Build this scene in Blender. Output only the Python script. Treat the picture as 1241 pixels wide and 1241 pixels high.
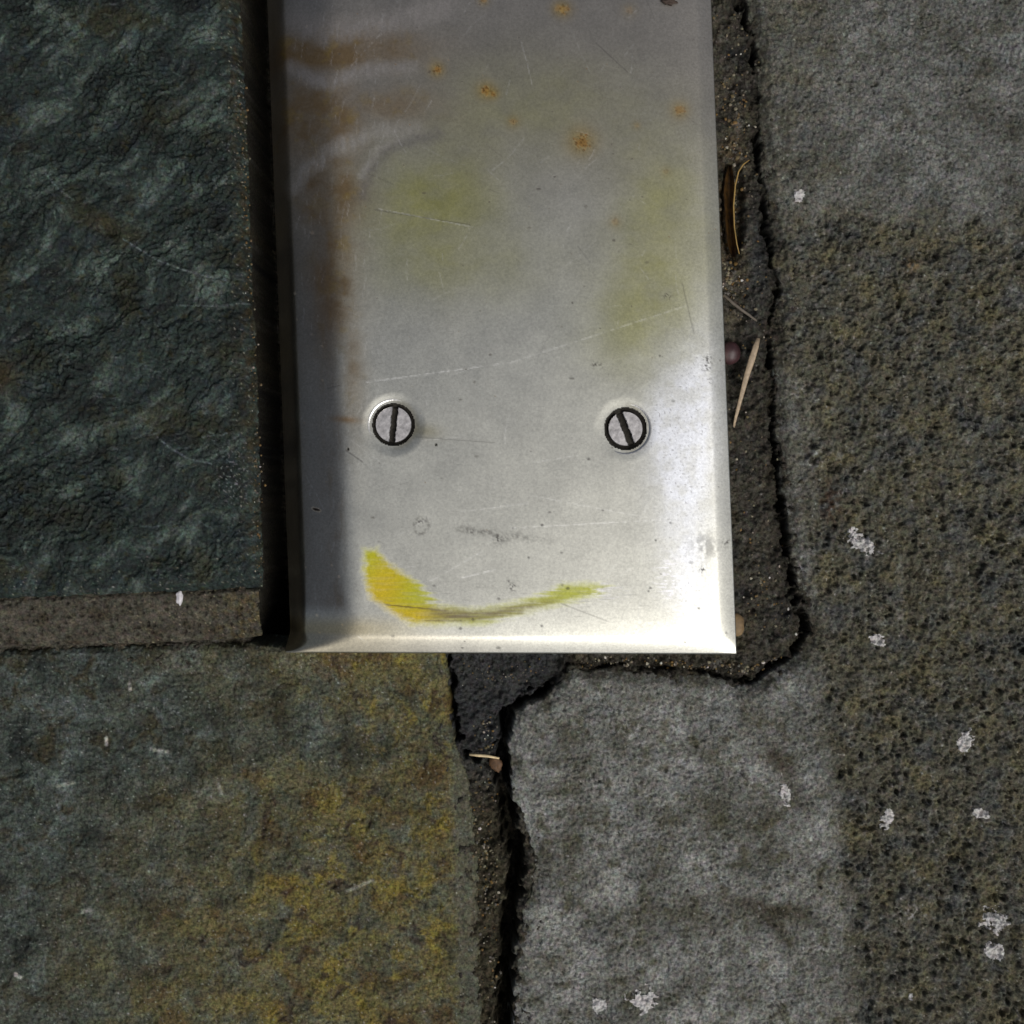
import bpy, bmesh, math, random
import numpy as np
from mathutils import Vector

for o in list(bpy.data.objects):
    bpy.data.objects.remove(o)
scene = bpy.context.scene
COL = scene.collection

# ------------------------------------------------------------------ camera, light, exposure
S = 0.0002          # metres per unit of the site plan (0.2 mm), plan origin at (620.5, 620.5)
H = 0.35            # camera height
C0 = 620.5
MM = 0.001

cd = bpy.data.cameras.new("camera")
cam = bpy.data.objects.new("camera", cd)
COL.objects.link(cam)
cam.location = (0, 0, H)
cd.sensor_width = 36
cd.angle = 2 * math.atan(620.5 * S / H)
cd.clip_start = 0.01
cd.clip_end = 50
scene.camera = cam

SUN_ELEV = math.radians(57)
SUN_AZ = math.radians(-49)      # direction in plan: 0 = +x, negative = towards the lower edge
world = bpy.data.worlds.new("World")
scene.world = world
world.use_nodes = True
nt = world.node_tree
nt.nodes.clear()
sky = nt.nodes.new("ShaderNodeTexSky")
sky.sky_type = 'NISHITA'
sky.sun_disc = False
sky.sun_elevation = SUN_ELEV
sky.sun_rotation = math.radians(90) - SUN_AZ
sky.dust_density = 4.0
sky.air_density = 1.0
sky.ozone_density = 0.6
hs = nt.nodes.new("ShaderNodeHueSaturation")
hs.inputs['Saturation'].default_value = 0.62
bg = nt.nodes.new("ShaderNodeBackground")
bg.inputs['Strength'].default_value = 0.05
wo = nt.nodes.new("ShaderNodeOutputWorld")
nt.links.new(sky.outputs[0], hs.inputs['Color'])
nt.links.new(hs.outputs[0], bg.inputs['Color'])
nt.links.new(bg.outputs[0], wo.inputs['Surface'])

sl = bpy.data.lights.new("sun", 'SUN')
sl.energy = 2.0
sl.angle = math.radians(32)
sl.color = (1.0, 0.97, 0.93)
sun = bpy.data.objects.new("sun", sl)
COL.objects.link(sun)
sd = Vector((math.cos(SUN_ELEV) * math.cos(SUN_AZ), math.cos(SUN_ELEV) * math.sin(SUN_AZ), math.sin(SUN_ELEV)))
sun.location = sd * 2
sun.rotation_euler = sd.to_track_quat('Z', 'Y').to_euler()

scene.view_settings.view_transform = 'Standard'
scene.view_settings.look = 'None'
scene.view_settings.exposure = 0.15
scene.view_settings.gamma = 1.0
scene.render.engine = 'CYCLES'

# ------------------------------------------------------------------ helpers
def lin(r, g, b, k=1.0):
    def f(c):
        c /= 255.0
        return c / 12.92 if c <= 0.04045 else ((c + 0.055) / 1.055) ** 2.4
    return np.array([f(r) * k, f(g) * k, f(b) * k])

def P(px, py, z=0.0):                    # plan position (0.2 mm units) at height z (mm)
    f = (H - z * MM) / H
    return ((px - C0) * S * f, -(py - C0) * S * f, z * MM)

def hash_tab(seed):
    r = np.random.RandomState(seed)
    return r.permutation(1024), r.rand(1024)

def _h(ix, iy, perm):
    return perm[(perm[ix & 1023] + iy) & 1023]

def perlin(x, y, seed):
    perm, rv = hash_tab(seed)
    ix = np.floor(x).astype(np.int64); iy = np.floor(y).astype(np.int64)
    fx = x - ix; fy = y - iy
    u = fx * fx * fx * (fx * (fx * 6 - 15) + 10)
    v = fy * fy * fy * (fy * (fy * 6 - 15) + 10)
    def g(dx, dy):
        a = rv[_h(ix + dx, iy + dy, perm)] * (2 * math.pi)
        return np.cos(a) * (fx - dx) + np.sin(a) * (fy - dy)
    n0 = g(0, 0) * (1 - u) + g(1, 0) * u
    n1 = g(0, 1) * (1 - u) + g(1, 1) * u
    return (n0 * (1 - v) + n1 * v) * 1.5

def fbm(x, y, seed, octv=4, gain=0.5, lac=2.03):
    s = 0.0; a = 1.0; t = 0.0
    for i in range(octv):
        s = s + a * perlin(x + 17.3 * i, y - 9.1 * i, seed + i)
        t += a; a *= gain; x = x * lac; y = y * lac
    return s / t

def worley(x, y, seed):                  # distance to nearest jittered point, random value of its cell
    p1, r1 = hash_tab(seed); p2, r2 = hash_tab(seed + 50); p3, r3 = hash_tab(seed + 90)
    ix = np.floor(x).astype(np.int64); iy = np.floor(y).astype(np.int64)
    best = np.full(np.shape(x), 9.0); rid = np.zeros(np.shape(x))
    for dx in (-1, 0, 1):
        for dy in (-1, 0, 1):
            cx = ix + dx; cy = iy + dy
            ox = r1[_h(cx, cy, p1)]; oy = r2[_h(cx, cy, p2)]
            d = np.hypot(cx + ox - x, cy + oy - y)
            m = d < best
            best = np.where(m, d, best)
            rid = np.where(m, r3[_h(cx, cy, p3)], rid)
    return best, rid

def sstep(a, b, x):
    t = np.clip((x - a) / (b - a), 0, 1)
    return t * t * (3 - 2 * t)

def seg_d(X, Y, a, b):
    ax, ay = a; bx, by = b
    dx, dy = bx - ax, by - ay
    t = np.clip(((X - ax) * dx + (Y - ay) * dy) / (dx * dx + dy * dy + 1e-9), 0, 1)
    return np.hypot(X - ax - t * dx, Y - ay - t * dy)

def line_d(X, Y, pts):
    d = np.full(X.shape, 1e9)
    for a, b in zip(pts[:-1], pts[1:]):
        d = np.minimum(d, seg_d(X, Y, a, b))
    return d

def poly_sdf(X, Y, pts):                 # positive inside
    d = line_d(X, Y, list(pts) + [pts[0]])
    ins = np.zeros(X.shape, bool)
    n = len(pts)
    for i in range(n):
        x1, y1 = pts[i]; x2, y2 = pts[(i + 1) % n]
        if y1 == y2:
            continue
        c = ((y1 > Y) != (y2 > Y)) & (X < (x2 - x1) * (Y - y1) / (y2 - y1) + x1)
        ins ^= c
    return np.where(ins, d, -d)

def blob(X, Y, cx, cy, rx, ry, rot=0.0):
    c, s = math.cos(rot), math.sin(rot)
    u = ((X - cx) * c + (Y - cy) * s) / rx
    v = (-(X - cx) * s + (Y - cy) * c) / ry
    return np.exp(-(u * u + v * v))

def axis(lo, hi, step, a, b):            # fine between a and b, growing steps out to lo / hi
    xs = list(np.arange(a, b + step, step))
    st = step; x = xs[0]; left = []
    while x > lo:
        st *= 1.12; x -= st; left.append(x)
    st = step; x = xs[-1]; right = []
    while x < hi:
        st *= 1.12; x += st; right.append(x)
    return np.array(left[::-1] + xs + right)

def punch(c, g):                         # stronger contrast of the mineral colours about their mean
    m = c.reshape(-1, 3).mean(0)
    lum = (c @ np.array([.3, .5, .2])) / float(m @ np.array([.3, .5, .2]))
    return c * (np.clip(lum, 0.05, 6) ** (g - 1))[..., None]

def mixc(c, col, m):
    return c * (1 - m[..., None]) + np.asarray(col) * m[..., None]

def field_mesh(name, x, y, z, keep, attrs):
    """x, y, z in metres on a regular index grid; faces only where all four corners are kept."""
    ny, nx = x.shape
    fm = keep[:-1, :-1] & keep[1:, :-1] & keep[:-1, 1:] & keep[1:, 1:]
    j, i = np.nonzero(fm)
    idx = np.arange(ny * nx).reshape(ny, nx)
    quads = np.stack([idx[j, i], idx[j + 1, i], idx[j + 1, i + 1], idx[j, i + 1]], 1)
    used = np.zeros(ny * nx, bool); used[quads.ravel()] = True
    remap = np.cumsum(used) - 1
    quads = remap[quads].astype(np.int32)
    co = np.stack([x.ravel(), y.ravel(), z.ravel()], 1)[used].astype(np.float32)
    me = bpy.data.meshes.new(name)
    me.vertices.add(len(co)); me.vertices.foreach_set("co", co.ravel())
    me.loops.add(quads.size); me.loops.foreach_set("vertex_index", quads.ravel())
    me.polygons.add(len(quads))
    me.polygons.foreach_set("loop_start", np.arange(0, quads.size, 4, dtype=np.int32))
    me.polygons.foreach_set("loop_total", np.full(len(quads), 4, np.int32))
    me.polygons.foreach_set("use_smooth", np.ones(len(quads), bool))
    me.update(calc_edges=True)
    for k, v in attrs.items():
        if v.ndim == 3:
            at = me.attributes.new(k, 'FLOAT_COLOR', 'POINT')
            c4 = np.concatenate([v.reshape(-1, 3)[used], np.ones((len(co), 1))], 1).astype(np.float32)
            at.data.foreach_set("color", np.clip(c4, 0, 1).ravel())
        else:
            at = me.attributes.new(k, 'FLOAT', 'POINT')
            at.data.foreach_set("value", v.ravel()[used].astype(np.float32))
    me.validate()
    return me

def link(name, me, mat, parent=None, **props):
    o = bpy.data.objects.new(name, me)
    COL.objects.link(o)
    if mat and me:
        me.materials.append(mat)
    if parent:
        o.parent = parent
    for k, v in props.items():
        o[k] = v
    return o

# ------------------------------------------------------------------ materials
def new_mat(name):
    m = bpy.data.materials.new(name); m.use_nodes = True
    n = m.node_tree; b = n.nodes["Principled BSDF"]
    return m, n, b

def attr(n, name):
    a = n.nodes.new("ShaderNodeAttribute"); a.attribute_name = name
    return a

def noise(n, scale, detail=3, rough=0.6, vec=None):
    t = n.nodes.new("ShaderNodeTexNoise")
    t.inputs['Scale'].default_value = scale
    t.inputs['Detail'].default_value = detail
    t.inputs['Roughness'].default_value = rough
    if vec is None:
        tc = n.nodes.new("ShaderNodeTexCoord"); vec = tc.outputs['Object']
    n.links.new(vec, t.inputs['Vector'])
    return t

def maprange(n, sock, a, b, c, d):
    m = n.nodes.new("ShaderNodeMapRange")
    m.inputs[1].default_value = a; m.inputs[2].default_value = b
    m.inputs[3].default_value = c; m.inputs[4].default_value = d
    n.links.new(sock, m.inputs[0])
    return m.outputs[0]

def mul_col(n, colsock, valsock):
    v = n.nodes.new("ShaderNodeVectorMath"); v.operation = 'SCALE'
    n.links.new(colsock, v.inputs[0]); n.links.new(valsock, v.inputs['Scale'])
    return v.outputs[0]

def stone_mat(name, k=1.0, grain=0.5, chroma=0.35, bump=0.7, bump_scale=1100, rough=0.72, spec=0.35, dist=0.0006, fine=1500):
    """plan colour x fine mineral grain x slow colour drift, with a grainy relief."""
    m, n, b = new_mat(name)
    a = attr(n, 'col')
    n1 = noise(n, fine, 3, 0.75)
    n2 = noise(n, 420, 5, 0.65)
    n3 = noise(n, 700, 3, 0.6)
    f1 = maprange(n, n1.outputs[0], 0.28, 0.72, k * (1 - grain), k * (1 + grain))
    f2 = maprange(n, n2.outputs[0], 0.3, 0.7, 1 - grain * 0.35, 1 + grain * 0.35)
    c = mul_col(n, mul_col(n, a.outputs['Color'], f1), f2)
    # colour drift between warm and cool grains
    ch = n.nodes.new("ShaderNodeVectorMath"); ch.operation = 'MULTIPLY_ADD'
    n.links.new(n3.outputs['Color'], ch.inputs[0])
    ch.inputs[1].default_value = (2 * chroma,) * 3
    ch.inputs[2].default_value = (1 - chroma,) * 3
    mu = n.nodes.new("ShaderNodeVectorMath"); mu.operation = 'MULTIPLY'
    n.links.new(c, mu.inputs[0]); n.links.new(ch.outputs[0], mu.inputs[1])
    n.links.new(mu.outputs[0], b.inputs['Base Color'])
    r = maprange(n, n2.outputs[0], 0.3, 0.7, rough - 0.14, rough + 0.14)
    n.links.new(r, b.inputs['Roughness'])
    b.inputs['Specular IOR Level'].default_value = spec
    nb = noise(n, bump_scale, 4, 0.75)
    bp = n.nodes.new("ShaderNodeBump")
    bp.inputs['Strength'].default_value = bump
    bp.inputs['Distance'].default_value = dist
    n.links.new(nb.outputs[0], bp.inputs['Height'])
    n.links.new(bp.outputs[0], b.inputs['Normal'])
    return m

def plain_mat(name, col, rough=0.5, var=0.3, scale=1500, **kw):
    m, n, b = new_mat(name)
    t = noise(n, scale, 3, 0.6)
    rgb = n.nodes.new("ShaderNodeRGB"); rgb.outputs[0].default_value = (*[float(c) for c in col], 1)
    c = mul_col(n, rgb.outputs[0], maprange(n, t.outputs[0], 0.3, 0.7, 1 - var, 1 + var))
    n.links.new(c, b.inputs['Base Color'])
    b.inputs['Roughness'].default_value = rough
    for k, v in kw.items():
        b.inputs[k.replace('_', ' ')].default_value = v
    bp = n.nodes.new("ShaderNodeBump"); bp.inputs['Strength'].default_value = 0.3
    bp.inputs['Distance'].default_value = 0.0001
    n.links.new(t.outputs[0], bp.inputs['Height']); n.links.new(bp.outputs[0], b.inputs['Normal'])
    return m

M_slate = stone_mat('riven_slate', k=0.285, grain=0.75, chroma=0.35, rough=0.5, spec=0.22, bump=0.9, dist=0.0007)
M_slate2 = stone_mat('stained_slate', k=0.42, grain=0.8, chroma=0.25, rough=0.6, spec=0.16, bump=0.8, dist=0.0005)
M_rock = stone_mat('pitted_stone', k=0.86, grain=0.7, chroma=0.2, rough=0.85, spec=0.15, bump=0.9, dist=0.0007)
M_mortar = stone_mat('mortar', k=0.68, grain=0.8, chroma=0.25, rough=0.85, spec=0.15, bump=0.9, dist=0.0009)
M_lichen = stone_mat('lichen_crust', k=1.0, grain=0.25, chroma=0.1, rough=0.9, spec=0.2)

def steel_mat(name):
    m, n, b = new_mat(name)
    a = attr(n, 'col'); me = attr(n, 'metal'); ro = attr(n, 'rough')
    tc = n.nodes.new("ShaderNodeTexCoord")
    mp = n.nodes.new("ShaderNodeMapping"); mp.inputs['Scale'].default_value = (0.12, 1, 1)
    n.links.new(tc.outputs['Object'], mp.inputs['Vector'])
    br = noise(n, 5200, 2, 0.6, mp.outputs[0])
    sp = noise(n, 1700, 3, 0.8)
    lg = noise(n, 130, 4, 0.6)
    c = mul_col(n, a.outputs['Color'], maprange(n, sp.outputs[0], 0.3, 0.7, 0.82, 1.18))
    c = mul_col(n, c, maprange(n, lg.outputs[0], 0.3, 0.7, 0.98, 1.02))
    n.links.new(c, b.inputs['Base Color'])
    n.links.new(me.outputs['Fac'], b.inputs['Metallic'])
    n.links.new(maprange(n, me.outputs['Fac'], 0, 1, 0.08, 0.5), b.inputs['Specular IOR Level'])
    ad = n.nodes.new("ShaderNodeMath"); ad.operation = 'ADD'
    n.links.new(ro.outputs['Fac'], ad.inputs[0])
    n.links.new(maprange(n, lg.outputs[0], 0.3, 0.7, -0.015, 0.02), ad.inputs[1])
    n.links.new(ad.outputs[0], b.inputs['Roughness'])
    bp = n.nodes.new("ShaderNodeBump"); bp.inputs['Strength'].default_value = 0.12
    bp.inputs['Distance'].default_value = 0.00005
    n.links.new(br.outputs[0], bp.inputs['Height'])
    n.links.new(bp.outputs[0], b.inputs['Normal'])
    return m
M_steel = steel_mat('brushed_steel')

# ------------------------------------------------------------------ outlines (plan units)
SLATE_A = [(-700, -700), (276, -700), (289, 0), (296, 150), (302, 300), (309, 450), (314, 600), (317, 713), (0, 726), (-700, 752)]
SLATE_B = [(-700, 810), (0, 789), (150, 783), (300, 779), (335, 785), (420, 770), (530, 770), (541, 800), (546, 870), (552, 905),
           (566, 940), (577, 990), (581, 1080), (584, 1241), (590, 1950), (-700, 1950)]
ROCK = [(1950, -700), (898, -700), (905, 0), (918, 60), (921, 130), (926, 200), (936, 290), (946, 350), (938, 400), (940, 500),
        (951, 600), (963, 690), (986, 765), (962, 798), (905, 832), (850, 818), (770, 814), (690, 812), (664, 845), (622, 862),
        (617, 900), (622, 960), (640, 1010), (652, 1055), (634, 1100), (626, 1160), (622, 1241), (620, 1950), (1950, 1950)]
STEP = 1.35

def ragged(X, Y, pts, seed, amp, scale, fine=0.5):
    wx = fbm(X / scale, Y / scale, seed, 4, 0.6) * amp
    wy = fbm(X / scale, Y / scale, seed + 20, 4, 0.6) * amp
    wx = wx + fbm(X / 8, Y / 8, seed + 40, 3, 0.6) * amp * fine
    wy = wy + fbm(X / 8, Y / 8, seed + 44, 3, 0.6) * amp * fine
    return poly_sdf(X + wx, Y + wy, pts)

def window(pts, pad):
    xs = [p[0] for p in pts]; ys = [p[1] for p in pts]
    ax = axis(max(min(xs) - pad, -600), min(max(xs) + pad, 1850), STEP,
              max(min(xs) - pad, -30), min(max(xs) + pad, 1271))
    ay = axis(max(min(ys) - pad, -600), min(max(ys) + pad, 1850), STEP,
              max(min(ys) - pad, -30), min(max(ys) + pad, 1271))
    return np.meshgrid(ax, ay)

def world_xy(X, Y, znom):
    f = (H - znom * MM) / H
    return (X - C0) * S * f, -(Y - C0) * S * f

# ------------------------------------------------------------------ pavement: mortar bed
GAP = [(280, -700), (303, 0), (318, 400), (331, 785)]
CRACK_R = [(893, -700), (899, 0), (914, 60), (917, 130), (921, 200), (932, 290), (944, 350), (934, 410), (936, 500), (946, 600), (958, 690), (979, 765), (960, 800), (905, 828)]
CRACK_B = [(664, 842), (632, 858), (613, 872), (612, 900), (607, 945), (618, 1000), (626, 1050), (617, 1100), (614, 1170), (611, 1241), (609, 1900)]
CRACK_T = [(905, 828), (850, 812), (770, 808), (690, 806), (660, 840)]
CRACK_S = [(541, 797), (548, 850), (552, 890), (568, 918), (590, 925), (607, 940)]

def soil(X, Y):
    wx = X + fbm(X / 20, Y / 20, 381, 5, 0.7) * 16; wy = Y + fbm(X / 20, Y / 20, 382, 5, 0.7) * 16
    d = np.minimum(line_d(wx, wy, CRACK_R), line_d(wx, wy, CRACK_T))
    return sstep(24, 2, d + 10 * fbm(X / 9, Y / 9, 383, 4, 0.65)) * (0.45 + 0.55 * sstep(-0.3, 0.3, fbm(X / 6, Y / 6, 384, 3, 0.7)))

def bed_height(X, Y):
    n = fbm(X / 26, Y / 26, 301, 5, 0.6)
    g = fbm(X / 7, Y / 7, 331, 3, 0.6)
    z = -1.1 + n * 3.4 + g * 1.3 + 0.8 * fbm(X / 4.6, Y / 4.6, 336, 3, 0.7)
    z += 0.8 * blob(X, Y, 905, 350, 22, 120)
    z -= 3.4 * sstep(1.2, 0.6, np.hypot((X - 889) / 14, (Y - 257) / 66))
    z -= 1.2 * sstep(530, 560, X) * sstep(700, 660, X) * sstep(780, 800, Y) * sstep(960, 900, Y)
    wx = X + fbm(X / 22, Y / 22, 341, 5, 0.7) * 14; wy = Y + fbm(X / 22, Y / 22, 342, 5, 0.7) * 14
    for pts, w, dep in ((CRACK_R, 4.6, 6), (CRACK_B, 12, 15), (CRACK_T, 2.5, 2.5), (CRACK_S, 3.2, 7)):
        d = line_d(wx, wy, pts)
        ww = w * np.clip(0.6 + 2.0 * fbm(X / 30, Y / 30, 351, 4, 0.6), 0.0, 2)
        if pts is CRACK_B:
            ww = np.maximum(ww, 0.8 * w)
        if pts is CRACK_R:
            ww = ww * np.interp(Y, [0, 100, 250, 330, 500, 560, 750, 800], [.75, .9, 1, .45, .4, .9, 1.2, 1])
        z -= dep * np.clip(ww / w * 1.6, 0, 1) * sstep(ww + 3, ww * 0.35, d)
    # loose lower part of the joint beside the dark stem
    z -= 5 * blob(X, Y, 890, 440, 10, 50)
    # open gap along the raised slate
    d = line_d(X, Y, GAP)
    z = np.where(Y < 800, z - 48 * sstep(30, 20, np.where(X > np.interp(Y, [-700, 0, 400, 785], [280, 303, 318, 331]), d * 0.64, d)), z)
    return z

ax = axis(-560, 1800, STEP, -30, 1271); ay = axis(-560, 1800, STEP, -30, 1271)
X, Y = np.meshgrid(ax, ay)
sA = poly_sdf(X, Y, SLATE_A); sB = poly_sdf(X, Y, SLATE_B); sR = poly_sdf(X, Y, ROCK)
inner = np.maximum(np.maximum(sA, sB), sR)
under_plate = np.minimum(np.minimum(X - (335 + 0.037 * Y) - 60, (862 + 0.039 * Y) - X - 40), 770 - Y)
keep = (inner < 26) & (under_plate < 0)
Zb = bed_height(X, Y)
c = np.zeros(X.shape + (3,)) + lin(82, 79, 70)
v = fbm(X / 40, Y / 40, 361, 4, 0.6)
c = mixc(c, lin(98, 92, 76), sstep(0.0, 0.5, v))
c = mixc(c, lin(50, 50, 50), sstep(0.05, 0.5, -v))
c = mixc(c, lin(116, 114, 106), 0.75 * sstep(0.1, 0.45, fbm(X / 15, Y / 22, 366, 4, 0.65)))
c = mixc(c, lin(56, 52, 44), 0.6 * sstep(0.1, 0.45, fbm(X / 12, Y / 16, 367, 4, 0.65)))
m = sstep(520, 545, X) * sstep(700, 670, X) * sstep(770, 795, Y) * sstep(1000, 880, Y)
c = mixc(c, lin(66, 68, 70), m * 0.85)
m = sstep(930, 1000, Y) * sstep(640, 600, X) * sstep(560, 580, X)
c = mixc(c, lin(70, 64, 44), m * 0.6)
c = mixc(c, lin(110, 84, 30), 0.6 * blob(X, Y, 888, 255, 16, 75) * sstep(-0.3, 0.4, fbm(X / 9, Y / 9, 371, 3)))
c = mixc(c, lin(92, 74, 28), 0.6 * sstep(0.1, 0.4, fbm(X / 14, Y / 14, 372, 3)) * blob(X, Y, 830, 805, 60, 14))
c = mixc(c, lin(74, 77, 78), 0.8 * blob(X, Y, 920, 310, 16, 70))
wx, wy = world_xy(X, Y, 0)
c = mixc(c, lin(40, 37, 31), 0.75 * soil(X, Y))
me = field_mesh("pavement", wx, wy, Zb * MM, keep, {'col': c})
pavement = link("pavement", me, M_mortar, None, kind="structure", label="dark sandy mortar bed between the paving stones round the steel plate")

# ------------------------------------------------------------------ raised slate, upper left
ZA = 11.0
X, Y = window(SLATE_A, 8)
X2 = X + fbm(X / 70, Y / 70, 11, 3) * 26; Y2 = Y + fbm(X / 70, Y / 70, 14, 3) * 26
th = math.radians(40)
U = X2 * math.cos(th) - Y2 * math.sin(th); V = X2 * math.sin(th) + Y2 * math.cos(th)
f = fbm(U / 150, V / 62, 21, 5, 0.55)
def flakes(su, sv, seed, warp):
    uu = U / su + warp * fbm(U / (su * .5), V / (sv * .8), seed + 5, 4, 0.65)
    vv = V / sv + warp * fbm(U / (su * .5), V / (sv * .8), seed + 9, 4, 0.65)
    d, r = worley(uu, vv, seed)
    return (r - 0.5) + 0.5 * (r - 0.5) * np.sin(6.3 * r * 5 + 3 * vv)
f2 = fbm(U / 44, V / 28, 27, 5, 0.6)
fine = fbm(U / 12, V / 8, 31, 4, 0.68)
gr_ = fbm(X / 5, Y / 5, 36, 3, 0.7)
rough_zone = 0.45 + 0.8 * sstep(-0.25, 0.35, fbm(X / 110, Y / 110, 41, 2)) * (1 - 0.4 * sstep(180, 310, X))
m1 = sstep(-0.15, 0.25, fbm(X / 60, Y / 60, 43, 3))
z = 0.8 * f + rough_zone * (0.75 * flakes(95, 32, 700, 0.45) * m1 + 0.85 * flakes(38, 14, 720, 0.5) * (0.4 + 0.6 * m1) + 0.5 * flakes(15, 7, 740, 0.5)
    + 0.6 * f2 + 0.6 * fine + 1.0 * fbm(U / 17, V / 5.5, 37, 4, 0.65) + 1.3 * gr_)
for (cx, cy, rx, ry, dz) in ((55, 690, 26, 14, -2.0), (90, 660, 20, 12, 1.3), (35, 655, 14, 10, -1.1), (120, 268, 18, 12, 1.8), (135, 280, 8, 7, -1.6),
                             (100, 90, 22, 9, -1.7), (125, 175, 14, 16, -1.2), (105, 540, 16, 20, -1.1), (160, 690, 16, 10, -0.9), (130, 380, 20, 12, -1.0),
                             (60, 480, 26, 16, 0.9), (200, 600, 40, 22, 0.5)):
    z += dz * blob(X2, Y2, cx, cy, rx, ry, -0.6)
sd_ = ragged(X, Y, SLATE_A, 61, 3.0, 26)
edge = sstep(0, 9, sd_)
sw_ = sd_ + 5 * fbm(X / 14, Y / 14, 66, 4, 0.65)
z = z * (0.45 + 0.55 * sstep(0, 26, sd_)) - 1.4 * (1 - edge) - 2.6 * sstep(24, -2, sw_) ** 2 * sstep(262, 280, X)
wall = sstep(0.5, -5, sd_)
depth = wall * 46
zz = ZA + z - depth
wx, wy = world_xy(X, Y, ZA)
side = np.maximum(sstep(705, 690, Y), sstep(270, 290, X))                                     # undercut along the gap
wx = wx - side * depth * MM * 0.62
keep = sd_ > -7
c = np.zeros(X.shape + (3,)) + lin(75, 92, 87)
v = fbm(U / 70, V / 30, 71, 5, 0.6)
c = mixc(c, lin(134, 152, 142), sstep(0.0, 0.42, v) * 0.85)
c = mixc(c, lin(50, 56, 55), sstep(0.05, 0.45, -v) * 0.85)
v = fbm(X / 60, Y / 60, 75, 4, 0.6)
c = mixc(c, lin(94, 92, 58), sstep(0.05, 0.45, v) * 0.6)
c = mixc(c, lin(74, 92, 112), sstep(0.12, 0.45, fbm(X / 45, Y / 45, 77, 4, 0.6)) * 0.3)
c = mixc(c, lin(150, 164, 156), sstep(0.15, 0.5, fbm(U / 26, V / 5, 78, 4, 0.65)) * 0.55)
c = mixc(c, lin(40, 44, 40), sstep(0.15, 0.5, fbm(U / 22, V / 7, 79, 4, 0.65)) * 0.6)
c = mixc(c, lin(96, 92, 46), sstep(0.2, 0.5, fbm(X / 18, Y / 14, 80, 4, 0.65)) * 0.6)
c = mixc(c, lin(104, 86, 40), 0.75 * blob(X, Y, 0, 455, 22, 22) + 0.5 * blob(X, Y, 122, 270, 16, 12) + 0.3 * blob(X, Y, 85, 625, 26, 14))
ev = sstep(34, 2, sd_) * sstep(690, 680, Y) * sstep(-0.2, 0.35, fbm(X / 11, Y / 11, 81, 4, 0.6))
c = mixc(c, lin(98, 84, 48), ev * 0.75)
gl = sstep(0.62, 0.72, perlin(X / 2.6, Y / 2.6, 83)) * (sstep(60, 10, sd_) * 0.9 + 0.25)
c = mixc(c, lin(190, 190, 176), gl * 0.7)
gl = sstep(0.35, 0.6, perlin(X / 3, Y / 3, 84)) * (blob(X, Y, 280, 575, 22, 34))
c = mixc(c, lin(190, 195, 195), gl * 0.8)
R = random.Random(4)
scr = [((150, 290), (190, 315), (222, 327), (258, 337), 1.0), ((215, 370), (250, 371), (275, 370), (300, 367), 0.7), ((190, 530), (210, 545), (228, 556), (256, 562), 0.8),
       ((245, 530), (258, 527), (268, 528), (275, 525), 0.9), ((268, 195), (272, 185), (276, 178), (280, 168), 0.5), ((55, 210), (65, 222), (75, 232), (88, 242), 0.6)]
for i in range(26):
    x0 = R.uniform(120, 290); y0 = R.uniform(20, 700); a = R.uniform(-0.9, 0.6); L = R.uniform(6, 26)
    scr.append(((x0, y0), (x0 + L * .33 * math.cos(a), y0 + L * .33 * math.sin(a)), (x0 + L * .66 * math.cos(a + .1), y0 + L * .66 * math.sin(a + .1)), (x0 + L * math.cos(a), y0 + L * math.sin(a)), R.uniform(0.2, 0.5)))
for s in scr:
    d = line_d(X, Y, s[:4])
    c = mixc(c, lin(165, 178, 180), sstep(1.7, 0.5, d) * s[4] * 0.75 * (0.5 + 0.5 * sstep(-0.3, 0.3, perlin(X / 5, Y / 5, 91))))
c = punch(c, 1.3)
me = field_mesh("slate_slab", wx, wy, zz * MM, keep, {'col': c})
slab_a = link("slate_slab", me, M_slate, pavement, label="raised blue-green riven slate slab at the upper left of the steel plate")

# ------------------------------------------------------------------ mortar fillet under the raised slate
FIL = [(-700, 750), (0, 724), (318, 711), (316, 774), (250, 779), (150, 782), (0, 787), (-700, 812)]
X, Y = window(FIL, 8)
sd_ = ragged(X, Y, FIL, 101, 3.0, 18)
ytop = 724 - 13 * X / 318; ybot = 788 - 11 * X / 318
tt = np.clip((Y - ytop) / (ybot - ytop), 0, 1)
z = 8.2 - 6.2 * tt ** 1.5 + fbm(X / 24, Y / 24, 111, 4, 0.6) * 0.7 + fbm(X / 6, Y / 6, 114, 3, 0.6) * 0.45
w1, r1 = worley(X / 9, Y / 9, 117)
pit = (r1 > 0.55) * sstep(0.34, 0.12, w1)
z -= pit * 0.8
drop = 14 * sstep(1.5, -4, sd_) * ((Y > ytop + 8) | (X > 300))
z -= drop
z -= 0.9 * sstep(6, 0, Y - ytop)
keep = sd_ > -6
wx, wy = world_xy(X, Y, 6)
wx = wx - drop * MM * 0.9 * (X > 250)
c = np.zeros(X.shape + (3,)) + lin(88, 85, 75)
v = fbm(X / 34, Y / 26, 121, 4, 0.6)
c = mixc(c, lin(112, 106, 92), sstep(0, 0.5, v) * 0.8)
c = mixc(c, lin(70, 62, 48), sstep(0, 0.5, -v) * 0.8)
c = mixc(c, lin(104, 90, 50), 0.55 * sstep(220, 310, X) * sstep(-0.2, 0.3, fbm(X / 12, Y / 12, 125, 3)))
gl = sstep(0.62, 0.72, perlin(X / 2.8, Y / 2.8, 127)) * sstep(90, 200, X)
c = mixc(c, lin(190, 178, 150), gl * 0.7)
c = mixc(c, lin(54, 50, 46), pit * 0.5)
me = field_mesh("mortar_fillet", wx, wy, z * MM, keep, {'col': c})
fillet = link("mortar_fillet", me, M_mortar, pavement, label="sloping brown mortar strip below the raised slate")

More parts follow.
